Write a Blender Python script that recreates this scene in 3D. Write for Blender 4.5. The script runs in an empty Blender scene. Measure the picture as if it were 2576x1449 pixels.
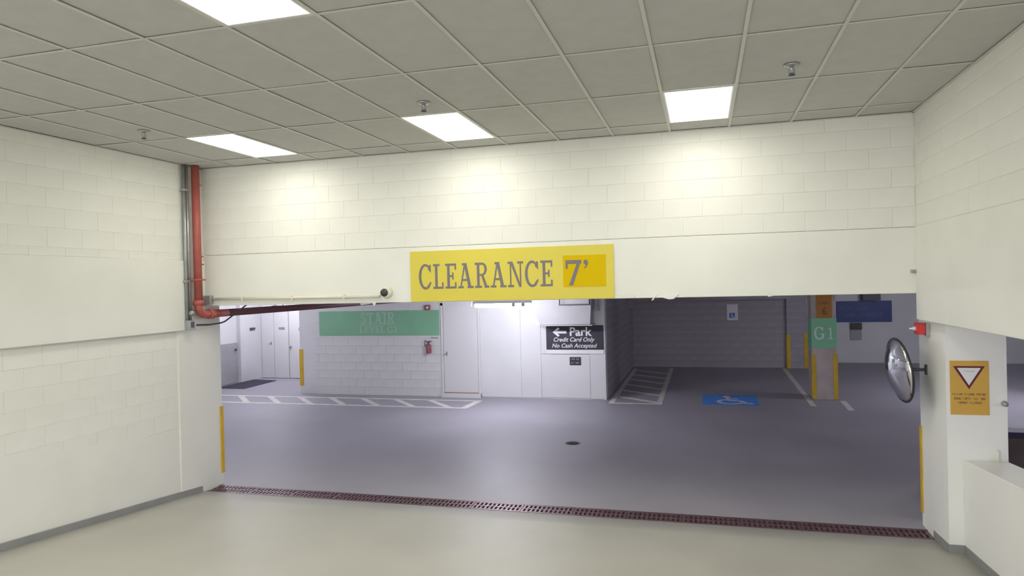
import bpy, bmesh, math, random
from mathutils import Vector, Matrix

scn = bpy.context.scene
C = scn.collection
random.seed(7)

# ------------------------------------------------------------------ camera
YAW, PITCH, ROLL, F_PX = 0.269907, -0.006818, -0.024707, 1739.04
cd = bpy.data.cameras.new('camera')
cam = bpy.data.objects.new('camera', cd)
C.objects.link(cam)
fwd = Vector((-math.sin(YAW)*math.cos(PITCH), math.cos(YAW)*math.cos(PITCH), math.sin(PITCH)))
rgt = Vector((math.cos(YAW), math.sin(YAW), 0))
upv = rgt.cross(fwd)
r2 = math.cos(ROLL)*rgt + math.sin(ROLL)*upv
u2 = -math.sin(ROLL)*rgt + math.cos(ROLL)*upv
m = Matrix((r2, u2, -fwd)).transposed().to_4x4()
m.translation = Vector((6.35, -7.69, 2.622))
cam.matrix_world = m
cd.sensor_fit = 'HORIZONTAL'
cd.sensor_width = 36.0
cd.lens = F_PX/2576*36.0
cd.clip_start = 0.05
scn.camera = cam

# ------------------------------------------------------------------ world and exposure
w = bpy.data.worlds.new('world')
scn.world = w
w.use_nodes = True
w.node_tree.nodes['Background'].inputs[0].default_value = (0.93, 0.96, 1.0, 1)
w.node_tree.nodes['Background'].inputs[1].default_value = 4.0     # overcast daylight at the head of the ramp
vs = scn.view_settings
vs.view_transform = 'Standard'
vs.look = 'None'
vs.gamma = 1.0
vs.use_curve_mapping = False
vs.exposure = 0.28
PANEL_L = 8.8        # radiance of the ceiling troffers over the ramp
PANEL_C = (1.0, 0.985, 0.86)
TUBE_L = 146.0        # radiance of the tubes in the garage
TUBE_C = (0.90, 0.90, 1.0)

# ------------------------------------------------------------------ materials
def mat(name, col, rough=0.6, metal=0.0, var=0.0, scale=3.0, bump=0.0, bscale=60.0, emit=None, spec=0.5, col2=None, rvar=0.0):
    mt = bpy.data.materials.new(name)
    mt.use_nodes = True
    nt = mt.node_tree
    b = nt.nodes['Principled BSDF']
    b.inputs['Base Color'].default_value = (*col, 1)
    b.inputs['Roughness'].default_value = rough
    b.inputs['Metallic'].default_value = metal
    b.inputs['Specular IOR Level'].default_value = spec
    tc = nt.nodes.new('ShaderNodeTexCoord')
    if var > 0:
        n = nt.nodes.new('ShaderNodeTexNoise')
        n.inputs['Scale'].default_value = scale
        n.inputs['Detail'].default_value = 5
        nt.links.new(tc.outputs['Object'], n.inputs['Vector'])
        r = nt.nodes.new('ShaderNodeValToRGB')
        c2 = col2 or tuple(c*(1-var) for c in col)
        r.color_ramp.elements[0].position = 0.32
        r.color_ramp.elements[0].color = (*c2, 1)
        r.color_ramp.elements[1].position = 0.62
        r.color_ramp.elements[1].color = (*col, 1)
        nt.links.new(n.outputs['Fac'], r.inputs['Fac'])
        nt.links.new(r.outputs['Color'], b.inputs['Base Color'])
        if rvar > 0:
            mr = nt.nodes.new('ShaderNodeMapRange')
            mr.inputs['To Min'].default_value = rough-rvar
            mr.inputs['To Max'].default_value = rough+rvar
            nt.links.new(n.outputs['Fac'], mr.inputs['Value'])
            nt.links.new(mr.outputs['Result'], b.inputs['Roughness'])
    if bump > 0:
        n2 = nt.nodes.new('ShaderNodeTexNoise')
        n2.inputs['Scale'].default_value = bscale
        n2.inputs['Detail'].default_value = 4
        nt.links.new(tc.outputs['Object'], n2.inputs['Vector'])
        bp = nt.nodes.new('ShaderNodeBump')
        bp.inputs['Strength'].default_value = bump
        bp.inputs['Distance'].default_value = 0.004
        nt.links.new(n2.outputs['Fac'], bp.inputs['Height'])
        nt.links.new(bp.outputs['Normal'], b.inputs['Normal'])
    if emit:
        b.inputs['Emission Color'].default_value = (*emit[0], 1)
        b.inputs['Emission Strength'].default_value = emit[1]
    return mt

M = {}
M['paint'] = mat('cream_wall_paint', (0.84, 0.835, 0.785), 0.6, var=0.05, scale=1.3, bump=0.15, bscale=40)
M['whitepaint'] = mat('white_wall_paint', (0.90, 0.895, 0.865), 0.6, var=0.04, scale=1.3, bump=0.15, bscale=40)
M['block'] = mat('cream_block_paint', (0.84, 0.835, 0.785), 0.65, var=0.05, scale=2.0, bump=0.35, bscale=70)
M['joint'] = mat('painted_mortar', (0.80, 0.79, 0.74), 0.75)
M['gwall'] = mat('white_garage_paint', (0.74, 0.735, 0.75), 0.55, var=0.07, scale=1.2, bump=0.2, bscale=40)
M['gblock'] = mat('white_garage_block', (0.74, 0.735, 0.735), 0.65, var=0.10, scale=1.5, bump=0.4, bscale=60)
M['gjoint'] = mat('garage_mortar', (0.69, 0.68, 0.69), 0.8)
M['dblock'] = mat('bare_grey_block', (0.44, 0.405, 0.45), 0.85, var=0.2, scale=1.6, bump=0.5, bscale=50)
M['djoint'] = mat('bare_grey_mortar', (0.36, 0.33, 0.37), 0.9)
M['conc'] = mat('bare_concrete', (0.56, 0.48, 0.47), 0.8, var=0.25, scale=2.5, bump=0.3)
M['tile'] = mat('mineral_ceiling_tile', (0.56, 0.56, 0.535), 0.9, var=0.05, scale=6, bump=0.4, bscale=160)
M['tbar'] = mat('ceiling_grid_paint', (0.64, 0.635, 0.59), 0.5)
M['ramp'] = mat('sealed_ramp_floor', (0.53, 0.515, 0.465), 0.5, var=0.10, scale=0.9, bump=0.1, bscale=80, rvar=0.08)
M['gfloor'] = mat('grey_garage_floor', (0.40, 0.38, 0.435), 0.52, var=0.14, scale=0.55, bump=0.08, bscale=60, rvar=0.1)
M['base'] = mat('grey_baseboard_paint', (0.30, 0.30, 0.30), 0.6, var=0.1, scale=5)
M['red'] = mat('red_pipe_paint', (0.46, 0.115, 0.095), 0.45, var=0.15, scale=8)
M['galv'] = mat('galvanised_steel', (0.46, 0.47, 0.48), 0.38, metal=0.7, var=0.15, scale=12)
M['cream'] = mat('cream_plastic', (0.78, 0.75, 0.62), 0.4)
M['white'] = mat('white_enamel', (0.82, 0.82, 0.82), 0.35)
M['yellow'] = mat('clearance_yellow', (0.74, 0.62, 0.075), 0.45, var=0.04, scale=2)
M['gold'] = mat('golden_yellow_patch', (0.73, 0.50, 0.002), 0.8, spec=0.15)
M['guard'] = mat('guard_yellow', (0.70, 0.45, 0.03), 0.5, var=0.15, scale=6)
M['letter'] = mat('grey_lettering', (0.19, 0.17, 0.19), 0.5)
M['green'] = mat('green_sign_paint', (0.235, 0.49, 0.31), 0.6, var=0.08, scale=2)
M['greenp'] = mat('green_pillar_paint', (0.25, 0.60, 0.36), 0.6, var=0.08, scale=2)
M['greenlet'] = mat('pale_green_lettering', (0.42, 0.58, 0.48), 0.6)
M['palelet'] = mat('pale_grey_lettering', (0.80, 0.76, 0.77), 0.6)
M['slate'] = mat('slate_sign', (0.032, 0.028, 0.045), 0.6)
M['signwhite'] = mat('sign_white', (0.80, 0.80, 0.81), 0.5)
M['blue'] = mat('navy_sign_blue', (0.02, 0.045, 0.22), 0.45)
M['bluelet'] = mat('faded_sign_lettering', (0.10, 0.125, 0.26), 0.55)
M['bluep'] = mat('pavement_blue', (0.10, 0.35, 0.97), 0.65, var=0.15, scale=4)
M['symblue'] = mat('symbol_blue', (0.06, 0.17, 0.62), 0.5)
M['line'] = mat('floor_line_white', (0.85, 0.81, 0.76), 0.6, var=0.22, scale=6)
M['orange'] = mat('orange_sign', (0.46, 0.19, 0.035), 0.5)
M['yieldy'] = mat('amber_sign', (0.66, 0.39, 0.07), 0.55)
M['maroon'] = mat('maroon_border', (0.13, 0.012, 0.04), 0.5)
M['brownlet'] = mat('brown_lettering', (0.20, 0.12, 0.045), 0.6)
M['greylet'] = mat('faint_grey_lettering', (0.55, 0.55, 0.56), 0.6)
M['shadered'] = mat('shaded_red_paint', (0.12, 0.045, 0.055), 0.6)  # pipe red darkened to paint in the dim light behind the lintel
M['black'] = mat('black_plastic', (0.025, 0.024, 0.03), 0.35)
M['dark'] = mat('dark_grey_metal', (0.09, 0.085, 0.10), 0.5, metal=0.3)
M['dome'] = mat('smoked_dome', (0.05, 0.052, 0.055), 0.08)
M['mirror'] = mat('convex_mirror_glass', (0.86, 0.87, 0.90), 0.035, metal=1.0)
M['rust'] = mat('rusted_iron_grating', (0.20, 0.115, 0.135), 0.42, metal=0.4, var=0.35, scale=9)
M['pit'] = mat('drain_channel', (0.03, 0.025, 0.03), 0.9)
M['alarm'] = mat('alarm_red', (0.72, 0.045, 0.05), 0.35)
M['extred'] = mat('extinguisher_red', (0.30, 0.085, 0.11), 0.4)
M['greyp'] = mat('grey_panel', (0.40, 0.39, 0.41), 0.6, var=0.1, scale=3)
M['mat'] = mat('dark_rubber_mat', (0.045, 0.04, 0.07), 0.9)
M['duct'] = mat('grey_duct_paint', (0.46, 0.45, 0.47), 0.5, var=0.06)
M['doorp'] = mat('off_white_door', (0.72, 0.71, 0.72), 0.45)
M['wood'] = mat('worn_threshold', (0.35, 0.24, 0.18), 0.6)
M['kerb'] = mat('brown_stained_concrete', (0.16, 0.12, 0.115), 0.8, var=0.3, scale=4)
M['kerbtop'] = mat('dark_kerb_paint', (0.045, 0.03, 0.08), 0.6)
M['panel'] = mat('troffer_diffuser', (0.9, 0.9, 0.88), 0.5, emit=(PANEL_C, PANEL_L))
M['tube'] = mat('fluorescent_tube', (0.9, 0.9, 0.95), 0.4, emit=(TUBE_C, TUBE_L))

# ------------------------------------------------------------------ helpers
class MB:
    def __init__(s): s.bm = bmesh.new()
    def box(s, x0, x1, y0, y1, z0, z1):
        v = [s.bm.verts.new(p) for p in ((x0,y0,z0),(x1,y0,z0),(x1,y1,z0),(x0,y1,z0),(x0,y0,z1),(x1,y0,z1),(x1,y1,z1),(x0,y1,z1))]
        for f in ((3,2,1,0),(4,5,6,7),(0,1,5,4),(1,2,6,5),(2,3,7,6),(3,0,4,7)): s.bm.faces.new([v[i] for i in f])
        return s
    def prism(s, pts, axis, a0, a1):
        """polygon in the two other axes extruded along axis ('x','y','z')"""
        def P(u, v, t): return {'x': (t,u,v), 'y': (u,t,v), 'z': (u,v,t)}[axis]
        A = [s.bm.verts.new(P(u,v,a0)) for u,v in pts]
        B = [s.bm.verts.new(P(u,v,a1)) for u,v in pts]
        n = len(pts)
        s.bm.faces.new(A); s.bm.faces.new(B[::-1])
        for i in range(n): s.bm.faces.new((A[i], B[i], B[(i+1)%n], A[(i+1)%n]))
        return s
    def tube(s, path, r, n=12, cap=True):
        path = [Vector(p) for p in path]
        rings = []
        for i, p in enumerate(path):
            t = (path[min(i+1, len(path)-1)] - path[max(i-1, 0)]).normalized()
            a = t.cross(Vector((0,0,1)))
            if a.length < 1e-3: a = t.cross(Vector((0,1,0)))
            a.normalize(); b = t.cross(a)
            rr = r[i] if isinstance(r, (list, tuple)) else r
            rings.append([s.bm.verts.new(p + rr*(math.cos(2*math.pi*k/n)*a + math.sin(2*math.pi*k/n)*b)) for k in range(n)])
        for i in range(len(rings)-1):
            for k in range(n):
                f = s.bm.faces.new((rings[i][k], rings[i][(k+1)%n], rings[i+1][(k+1)%n], rings[i+1][k])); f.smooth = True
        if cap:
            s.bm.faces.new(rings[0][::-1]); s.bm.faces.new(rings[-1])
        return s
    def lathe(s, prof, origin, axis, n=24):
        """prof: (radius, height along axis)"""
        axis = Vector(axis).normalized(); o = Vector(origin)
        a = axis.cross(Vector((0,0,1)))
        if a.length < 1e-3: a = Vector((1,0,0))
        a.normalize(); b = axis.cross(a)
        rings = []
        for r, h in prof:
            if r < 1e-6: rings.append([s.bm.verts.new(o + axis*h)])
            else: rings.append([s.bm.verts.new(o + axis*h + r*(math.cos(2*math.pi*k/n)*a + math.sin(2*math.pi*k/n)*b)) for k in range(n)])
        for A, B in zip(rings, rings[1:]):
            for k in range(n):
                k2 = (k+1) % n
                if len(A) == 1 and len(B) == 1: continue
                if len(A) == 1: f = s.bm.faces.new((A[0], B[k2], B[k]))
                elif len(B) == 1: f = s.bm.faces.new((A[k], A[k2], B[0]))
                else: f = s.bm.faces.new((A[k], A[k2], B[k2], B[k]))
                f.smooth = True
        if len(rings[0]) > 1: s.bm.faces.new(rings[0][::-1])
        if len(rings[-1]) > 1: s.bm.faces.new(rings[-1])
        return s
    def bevel(s, w, seg=1):
        bmesh.ops.bevel(s.bm, geom=s.bm.edges[:], offset=w, segments=seg, affect='EDGES', clamp_overlap=True)
        return s
    def mesh(s, name, material):
        bmesh.ops.recalc_face_normals(s.bm, faces=s.bm.faces[:])
        me = bpy.data.meshes.new(name); s.bm.to_mesh(me); s.bm.free()
        me.materials.append(M[material] if isinstance(material, str) else material)
        return me
    def build(s, name, material, parent=None):
        return link(name, s.mesh(name, material), parent)

def link(name, me, parent=None):
    o = bpy.data.objects.new(name, me); C.objects.link(o)
    if parent is not None:
        o.parent = parent
        o.matrix_parent_inverse = Matrix.Translation(-parent.location)
    return o
def tag(o, label=None, cat=None, group=None, kind=None):
    if label: o['label'] = label
    if cat: o['category'] = cat
    if group: o['group'] = group
    if kind: o['kind'] = kind
    return o
def thing(name, label, cat, loc, group=None):
    o = bpy.data.objects.new(name, None); C.objects.link(o)
    o.location = loc; o.empty_display_size = 0.1
    return tag(o, label, cat, group)
def struct(name, mb, material, label=None):
    o = mb.build(name, material)
    o['kind'] = 'structure'
    if label: o['label'] = label
    return o

def block_mesh(name, L, H, D, material):
    """unit block centred in length and height; front face at local y = 0, body behind (+y)"""
    g = 0.0018
    mb = MB().box(-L/2+g*0.4, L/2-g*0.4, 0, D, -H/2+g, H/2-g)
    fe = [e for e in mb.bm.edges if all(abs(v.co.y) < 1e-6 for v in e.verts)]
    bmesh.ops.bevel(mb.bm, geom=fe, offset=0.0016, segments=1, affect='EDGES')
    return mb.mesh(name, material)

def courses(parent, me, L, H, u0, u1, z0, z1, place, zbase=None, phase=0.0, zfun=None):
    """running bond blocks between u0..u1 (along the wall) and z0..z1; place(u, z, su, sz) -> (loc, rotz)"""
    zb = z0 if zbase is None else zbase
    k = math.floor((z0-zb)/H + 1e-6)
    while zb + k*H < z1 - 1e-4:
        za, ze = max(z0, zb+k*H), min(z1, zb+(k+1)*H)
        if ze-za > 0.03:
            off = phase + (0.5*L if k % 2 else 0.0)
            j = math.floor((u0-off)/L)
            while off + j*L < u1 - 1e-4:
                ua, ue = max(u0, off+j*L), min(u1, off+(j+1)*L)
                if ue-ua > 0.04:
                    o = bpy.data.objects.new('block', me); C.objects.link(o); o.parent = parent
                    o.location, rz = place((ua+ue)/2, (za+ze)/2)
                    o.location += Vector((random.uniform(-1,1)*0.0008, random.uniform(-1,1)*0.0008, 0))
                    o.rotation_euler = (0, 0, rz)
                    o.scale = ((ue-ua)/L, 1, (ze-za)/H)
                j += 1
        k += 1

BL, BH = 0.4064, 0.1995
blk_cream = block_mesh('block', BL, BH, 0.03, 'block')
blk_garage = block_mesh('block', BL, BH, 0.03, 'gblock')
blk_dark = block_mesh('block', BL, BH, 0.03, 'dblock')

# ================================================================== SETTING
ZC = 4.22                                     # suspended ceiling over the ramp
def ramp_z(x, y):
    if y > -0.06: return 0.0
    return (0.0885 - 0.0345*min(max(x, 0), 8.7)/8.4) * (-y - 0.02)

# --- ramp floor
mb = MB()
xs = [-0.2 + i*(9.0/18) for i in range(19)]
ys = [-12.0 + j*(11.94/32) for j in range(33)]
top = [[mb.bm.verts.new((x, y, ramp_z(x, y) if y < -0.07 else 0.0)) for x in xs] for y in ys]
bot = [[mb.bm.verts.new((x, y, -0.45)) for x in xs] for y in ys]
for j in range(32):
    for i in range(18):
        f = mb.bm.faces.new((top[j][i], top[j][i+1], top[j+1][i+1], top[j+1][i])); f.smooth = True
        mb.bm.faces.new((bot[j][i], bot[j+1][i], bot[j+1][i+1], bot[j][i+1]))
for i in range(18):
    mb.bm.faces.new((top[0][i], bot[0][i], bot[0][i+1], top[0][i+1]))
    mb.bm.faces.new((top[32][i], top[32][i+1], bot[32][i+1], bot[32][i]))
for j in range(32):
    mb.bm.faces.new((top[j][0], top[j+1][0], bot[j+1][0], bot[j][0]))
    mb.bm.faces.new((top[j][18], bot[j][18], bot[j+1][18], top[j+1][18]))
struct('floor', mb, 'ramp', 'smooth pale grey ramp floor')

# --- garage floor
fl = MB().box(-12, 17.2, 0.21, 15.4, -0.4, 0.0)
fl.box(9.0, 17.2, -8.2, 0.21, -0.4, 0.0)
struct('floor', fl, 'gfloor', 'dark grey sealed garage floor')

# --- wall over the opening (lintel beam with blockwork above)
wb = struct('wall_back', MB().box(0, 8.6, 0.0035, 0.36, 3.085, 4.6), 'joint', 'cream blockwork wall over the garage opening')
lint = MB().box(0, 8.6, 0.0, 0.36, 2.424, 3.082).bevel(0.004).build('lintel_beam', 'paint', wb)
courses(wb, blk_cream, BL, BH, 0, 8.42, 3.088, 4.22, lambda u, z: (Vector((u, 0.0, z)), 0), phase=0.06)
# chipped edge of the lintel
def flake(x, wdt, z0, z1, lean, name='paint_flake', y=-0.004):
    n = 5
    pts = []
    for i in range(n+1): pts.append((x + wdt*i/n + lean*random.uniform(0, 1), z0 + (z1-z0)*random.uniform(0.7, 1.0)))
    for i in range(n, -1, -1): pts.append((x + wdt*i/n, z0 + (z1-z0)*random.uniform(0.0, 0.35)))
    MB().prism(pts, 'y', y-0.004, y+0.003).build(name, 'paint', wb)
MB().prism([(5.86,2.46),(5.82,2.400),(5.80,2.398),(5.83,2.44)], 'y', -0.012, -0.002).build('paint_flake', 'paint', wb)
MB().prism([(5.98,2.45),(6.10,2.47),(6.04,2.41),(5.99,2.405),(5.90,2.432)], 'y', -0.010, 0.001).build('paint_flake', 'paint', wb)
MB().prism([(5.49,2.47),(5.60,2.48),(5.63,2.455),(5.60,2.428),(5.47,2.428)], 'y', -0.006, 0.001).build('paint_flake', 'joint', wb)
MB().prism([(7.00,2.45),(7.05,2.46),(7.04,2.42),(7.00,2.415)], 'y', -0.008, 0.001).build('paint_flake', 'joint', wb)
MB().prism([(2.44,2.43),(2.50,2.43),(2.475,2.385)], 'y', -0.006, 0.002).build('paint_flake', 'paint', wb)
MB().prism([(2.22,2.43),(2.42,2.43),(2.36,2.41),(2.24,2.395)], 'y', 0.10, 0.108).build('paint_flake', 'paint', wb)

# --- left wall
wl = struct('wall_left', MB().box(-0.6, 0.0165, -12.0, 0.0, 3.013, 4.6).box(-0.6, -0.0235, -12.0, -0.45, -0.4, 2.2), 'joint', 'cream blockwork wall beside the ramp')
MB().box(-0.6, 0.04, -12.0, 0.0, 2.128, 3.012).bevel(0.006).build('concrete_beam', 'paint', wl)
MB().box(-0.6, 0.0, -0.47, 0.31, -0.4, 2.2).box(-0.6, 0.0, 0.001, 0.31, 2.2, 2.424).build('pilaster', 'paint', wl)
mb = MB()
mb.prism([(-12.0,-0.3),(-0.46,-0.3),(-0.46,0.852),(-5.0,1.315),(-12.0,2.1)], 'x', -0.3, -0.018)
mb.build('plaster_dado', 'paint', wl)
courses(wl, blk_cream, BL, BH, -5.1, -0.005, 3.016, 4.22, lambda u, z: (Vector((0.02, u, z)), math.pi/2), zbase=3.1-BH*1, phase=-2.04)
courses(wl, blk_cream, BL, BH, -5.1, -0.47, 0.914, 2.126, lambda u, z: (Vector((-0.02, u, z)), math.pi/2), zbase=0.914, phase=-0.47)
# far part of the left wall, behind the photographer
MB().box(-0.3, 0.02, -12.0, -5.1, 3.012, 4.22).box(-0.3, -0.02, -12.0, -5.1, 0.5, 2.13).build('plain_stretch', 'paint', wl)

# --- right wall: beam, blocks above, columns, knee wall
wr = struct('wall_right', MB().box(8.4035, 9.0, -12.0, 0.0, 3.09, 4.6), 'joint', 'cream blockwork wall with an open strip over a low parapet')
MB().box(8.386, 9.0, -12.0, 0.0, 2.163, 3.089).bevel(0.006).build('concrete_beam', 'paint', wr)
courses(wr, blk_cream, BL, BH, -5.1, -0.005, 3.093, 4.22, lambda u, z: (Vector((8.40, u, z)), -math.pi/2), zbase=3.093, phase=-0.2)
MB().box(8.40, 8.6, -12.0, -5.1, 3.09, 4.22).build('plain_stretch', 'paint', wr)
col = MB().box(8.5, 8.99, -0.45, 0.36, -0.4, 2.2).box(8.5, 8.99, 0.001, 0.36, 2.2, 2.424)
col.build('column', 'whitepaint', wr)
MB().box(8.5, 8.99, -5.6, -4.8, -0.4, 2.2).build('column', 'paint', wr)
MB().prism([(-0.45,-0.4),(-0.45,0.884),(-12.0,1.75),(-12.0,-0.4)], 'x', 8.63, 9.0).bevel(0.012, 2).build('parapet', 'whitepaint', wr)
MB().box(8.5, 9.0, -12.0, -8.0, -0.4, 2.2).build('plain_stretch', 'paint', wr)
# --- head of the ramp, open to the street behind the photographer
struct('wall_rear', MB().box(-0.6, 0.5, -12.3, -12.0, -0.4, 4.6).box(7.9, 9.0, -12.3, -12.0, -0.4, 4.6).box(0.5, 7.9, -12.3, -12.0, 3.95, 4.6), 'paint', 'plain cream wall around the ramp entrance')
struct('ground', MB().box(-25, 35, -45, -12.0, 0.55, 0.75), 'ramp', 'pavement outside the ramp entrance')

# --- baseboards following the ramp
def baseboard(name, segs, h, label):
    root = None
    for (x, y0, y1, x2) in segs:
        mb = MB()
        n = 24
        for i in range(n):
            ya, yb = y0+(y1-y0)*i/n, y0+(y1-y0)*(i+1)/n
            pts = [(ya, ramp_z(x, ya)-0.05), (yb, ramp_z(x, yb)-0.05), (yb, ramp_z(x, yb)+h), (ya, ramp_z(x, ya)+h)]
            mb.prism(pts, 'x', x, x2)
        bmesh.ops.remove_doubles(mb.bm, verts=mb.bm.verts[:], dist=1e-5)
        o = mb.build(name, 'base', root)
        if root is None:
            root = o; tag(o, label, kind='structure')
    return root
baseboard('baseboard_left', [(-0.01, -12.0, -0.11, 0.008)], 0.072, 'grey painted baseboard rising with the ramp')
mb = MB()
for (x, y0, y1, x2) in ((8.492, -0.45, -0.02, 8.506), (8.622, -12.0, -0.45, 8.64)):
    n = 22
    for i in range(n):
        ya, yb = y0+(y1-y0)*i/n, y0+(y1-y0)*(i+1)/n
        mb.prism([(ya, ramp_z(x, ya)-0.05), (yb, ramp_z(x, yb)-0.05), (yb, ramp_z(x, yb)+0.075), (ya, ramp_z(x, ya)+0.075)], 'x', x, x2)
mb.box(8.492, 8.64, -0.458, -0.445, -0.03, ramp_z(8.5, -0.45)+0.075)
tag(mb.build('baseboard_right', 'base'), 'grey painted skirting at the foot of the parapet', kind='structure')

# --- suspended ceiling over the ramp
ce = struct('ceiling', MB().box(-0.6, 9.0, -12.3, 0.36, 4.30, 4.5), 'joint', 'suspended ceiling of long mineral tiles')
XL = [0.0] + [0.55+0.61*k for k in range(13)] + [8.40]
YL = [0.0] + [-0.425-1.22*k for k in range(10)]
PANELS = [(2, 1), (6, 1), (10, 1), (2, 4), (6, 4), (10, 4), (2, 7), (6, 7), (10, 7)]
tile_cache = {}
def tile_mesh(wx, wy):
    key = (round(wx, 3), round(wy, 3))
    if key not in tile_cache:
        tile_cache[key] = MB().box(-wx/2+0.007, wx/2-0.007, -wy/2+0.007, wy/2-0.007, 0, 0.02).mesh('ceiling_tile', 'tile')
    return tile_cache[key]
for j in range(len(YL)-1):
    for i in range(len(XL)-1):
        if (i, j) in PANELS: continue
        xa, xb, yb, ya = XL[i], XL[i+1], YL[j], YL[j+1]
        o = bpy.data.objects.new('ceiling_tile', tile_mesh(xb-xa, yb-ya)); C.objects.link(o); o.parent = ce
        o.location = ((xa+xb)/2, (ya+yb)/2, ZC+0.006+random.uniform(-0.0015, 0.0015))
        o.rotation_euler = (random.uniform(-1, 1)*0.0012, random.uniform(-1, 1)*0.0025, 0)
for x in XL[1:-1]:
    MB().box(x-0.013, x+0.013, YL[-1], -0.001, ZC-0.003, ZC+0.0005).box(x-0.002, x+0.002, YL[-1], 0, ZC, ZC+0.05).build('grid_bar', 'tbar', ce)
for y in YL[1:]:
    MB().box(0.001, 8.399, y-0.012, y+0.012, ZC-0.0015, ZC+0.001).build('grid_bar', 'tbar', ce)
for (x0, x1, y0, y1) in ((0.021, 0.045, -12.0, -0.001), (8.375, 8.399, -12.0, -0.001), (0.021, 8.399, -0.026, -0.001)):
    MB().box(x0, x1, y0, y1, ZC-0.006, ZC-0.001).build('wall_angle', 'tbar', ce)
MB().box(0, 8.4, -12.0, YL[-1], ZC+0.0, ZC+0.02).build('end_panel', 'tile', ce)

# --- troffers
names = {(2,1): 'lit ceiling panel nearest the red riser pipe', (6,1): 'lit ceiling panel above the yellow clearance sign, next to the lintel wall',
         (10,1): 'lit ceiling panel by the lintel wall, farthest from the red pipe', (6,4): 'large lit ceiling panel cut off by the top of the picture'}
for (i, j) in PANELS:
    xa, xb, yb, ya = XL[i], XL[i+1], YL[j], YL[j+1]
    t = thing('ceiling_light', names.get((i, j), 'lit ceiling panel over the upper ramp, %s row, %s' % ({1: 'first', 4: 'second', 7: 'third'}[j], {2: 'red pipe side', 6: 'middle', 10: 'parapet side'}[i])), 'ceiling light', ((xa+xb)/2, (ya+yb)/2, ZC), 'recessed ceiling panels over the ramp')
    fr = MB()
    e = 0.028
    fr.box(xa+.013, xa+e, ya+.012, yb-.012, ZC-0.002, ZC+.05).box(xb-e, xb-.013, ya+.012, yb-.012, ZC-0.002, ZC+.05)
    fr.box(xa+e, xb-e, ya+.012, ya+e, ZC-0.002, ZC+.05).box(xa+e, xb-e, yb-e, yb-.012, ZC-0.002, ZC+.05)
    fr.build('frame', 'white', t)
    MB().box(xa+e, xb-e, ya+e, yb-e, ZC-0.001, ZC+0.004).build('diffuser', 'panel', t)

# --- garage shell
GZ = 2.85
struct('ceiling', MB().box(-12, 17.2, 0.36, 15.4, GZ, GZ+0.2).box(9.0, 17.2, -8.2, 0.36, GZ, GZ+0.2), 'gwall', 'painted concrete garage ceiling')
wst = struct('wall_stair', MB().box(-2.94, 4.214, 7.508, 7.75, -0.1, GZ), 'gjoint', 'white blockwork wall with green stair sign')
courses(wst, blk_garage, BL, BH, -2.94, 0.40, 0.0, GZ, lambda u, z: (Vector((u, 7.50, z)), 0))
# smooth panels to the right of the door
for (a, b) in ((1.36, 2.318), (2.326, 2.788)):
    MB().box(a, b, 7.494, 7.52, 0.02, GZ).bevel(0.003).build('wall_panel', 'gwall', wst)
MB().box(2.796, 4.214, 7.488, 7.52, 1.02, GZ).bevel(0.003).build('wall_panel', 'gwall', wst)
MB().box(2.796, 3.895, 7.492, 7.52, 0.03, 0.985).bevel(0.003).build('wall_panel', 'gwall', wst)
MB().box(3.903, 4.214, 7.488, 7.52, 0.02, 1.012).bevel(0.003).build('wall_panel', 'gwall', wst)
MB().box(0.40, 0.455, 7.47, 7.52, 0.0, 2.2).box(1.305, 1.36, 7.47, 7.52, 0.0, 2.2).box(0.40, 1.36, 7.47, 7.52, 2.14, 2.2).build('door_frame', 'gwall', wst)
MB().box(0.40, 1.36, 7.49, 7.52, 2.2, GZ).build('wall_panel', 'gwall', wst)
MB().box(0.40, 1.36, 7.40, 7.52, 0.0, 0.095).build('door_step', 'gwall', wst)
MB().box(-3.42, -2.945, 7.56, 8.05, -0.1, GZ).bevel(0.008).build('pilaster', 'gwall', wst)
# side of the stall bay
wsb = struct('wall_bay', MB().box(3.9, 4.238, 7.75, 13.6, -0.1, GZ), 'djoint', 'grey blockwork side wall of the accessible bay')
MB().box(4.205, 4.244, 7.49, 7.76, 0, GZ).build('corner_post', 'gwall', wsb)
courses(wsb, blk_dark, BL, BH, 7.76, 13.5, 0.0, GZ, lambda u, z: (Vector((4.246, u, z)), math.pi/2))
wse = struct('wall_end', MB().box(4.0, 8.62, 13.508, 13.75, -0.1, GZ), 'djoint', 'dim bare blockwork wall at the end of the bay')
courses(wse, blk_dark, BL, BH, 4.246, 8.62, 0.0, GZ, lambda u, z: (Vector((u, 13.5, z)), 0))
MB().box(4.246, 8.62, 13.2, 13.5, 1.99, GZ).build('soffit_beam', 'dblock', wse)
# pier beyond the bay
wpi = struct('wall_pier', MB().box(8.62, 9.16, 13.408, 15.2, -0.1, GZ), 'djoint', 'bare block pier between two yellow guards')
courses(wpi, blk_dark, BL, BH, 8.62, 9.16, 0.0, GZ, lambda u, z: (Vector((u, 13.4, z)), 0))
# far wall behind the blue sign
struct('wall_far', MB().box(9.16, 17.2, 14.9, 15.3, -0.1, GZ), 'gwall', 'painted wall behind the blue sign')
struct('wall_east', MB().box(17.0, 17.3, -8.2, 15.3, -0.1, GZ), 'gwall', 'garage side wall')
struct('wall_south', MB().box(9.0, 17.2, -8.4, -8.1, -0.1, GZ), 'gwall', 'garage end wall')
struct('wall_core', MB().box(-12, -0.6, 0.05, 0.31, -0.1, GZ), 'gwall', 'garage side of the ramp wall')
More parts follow.
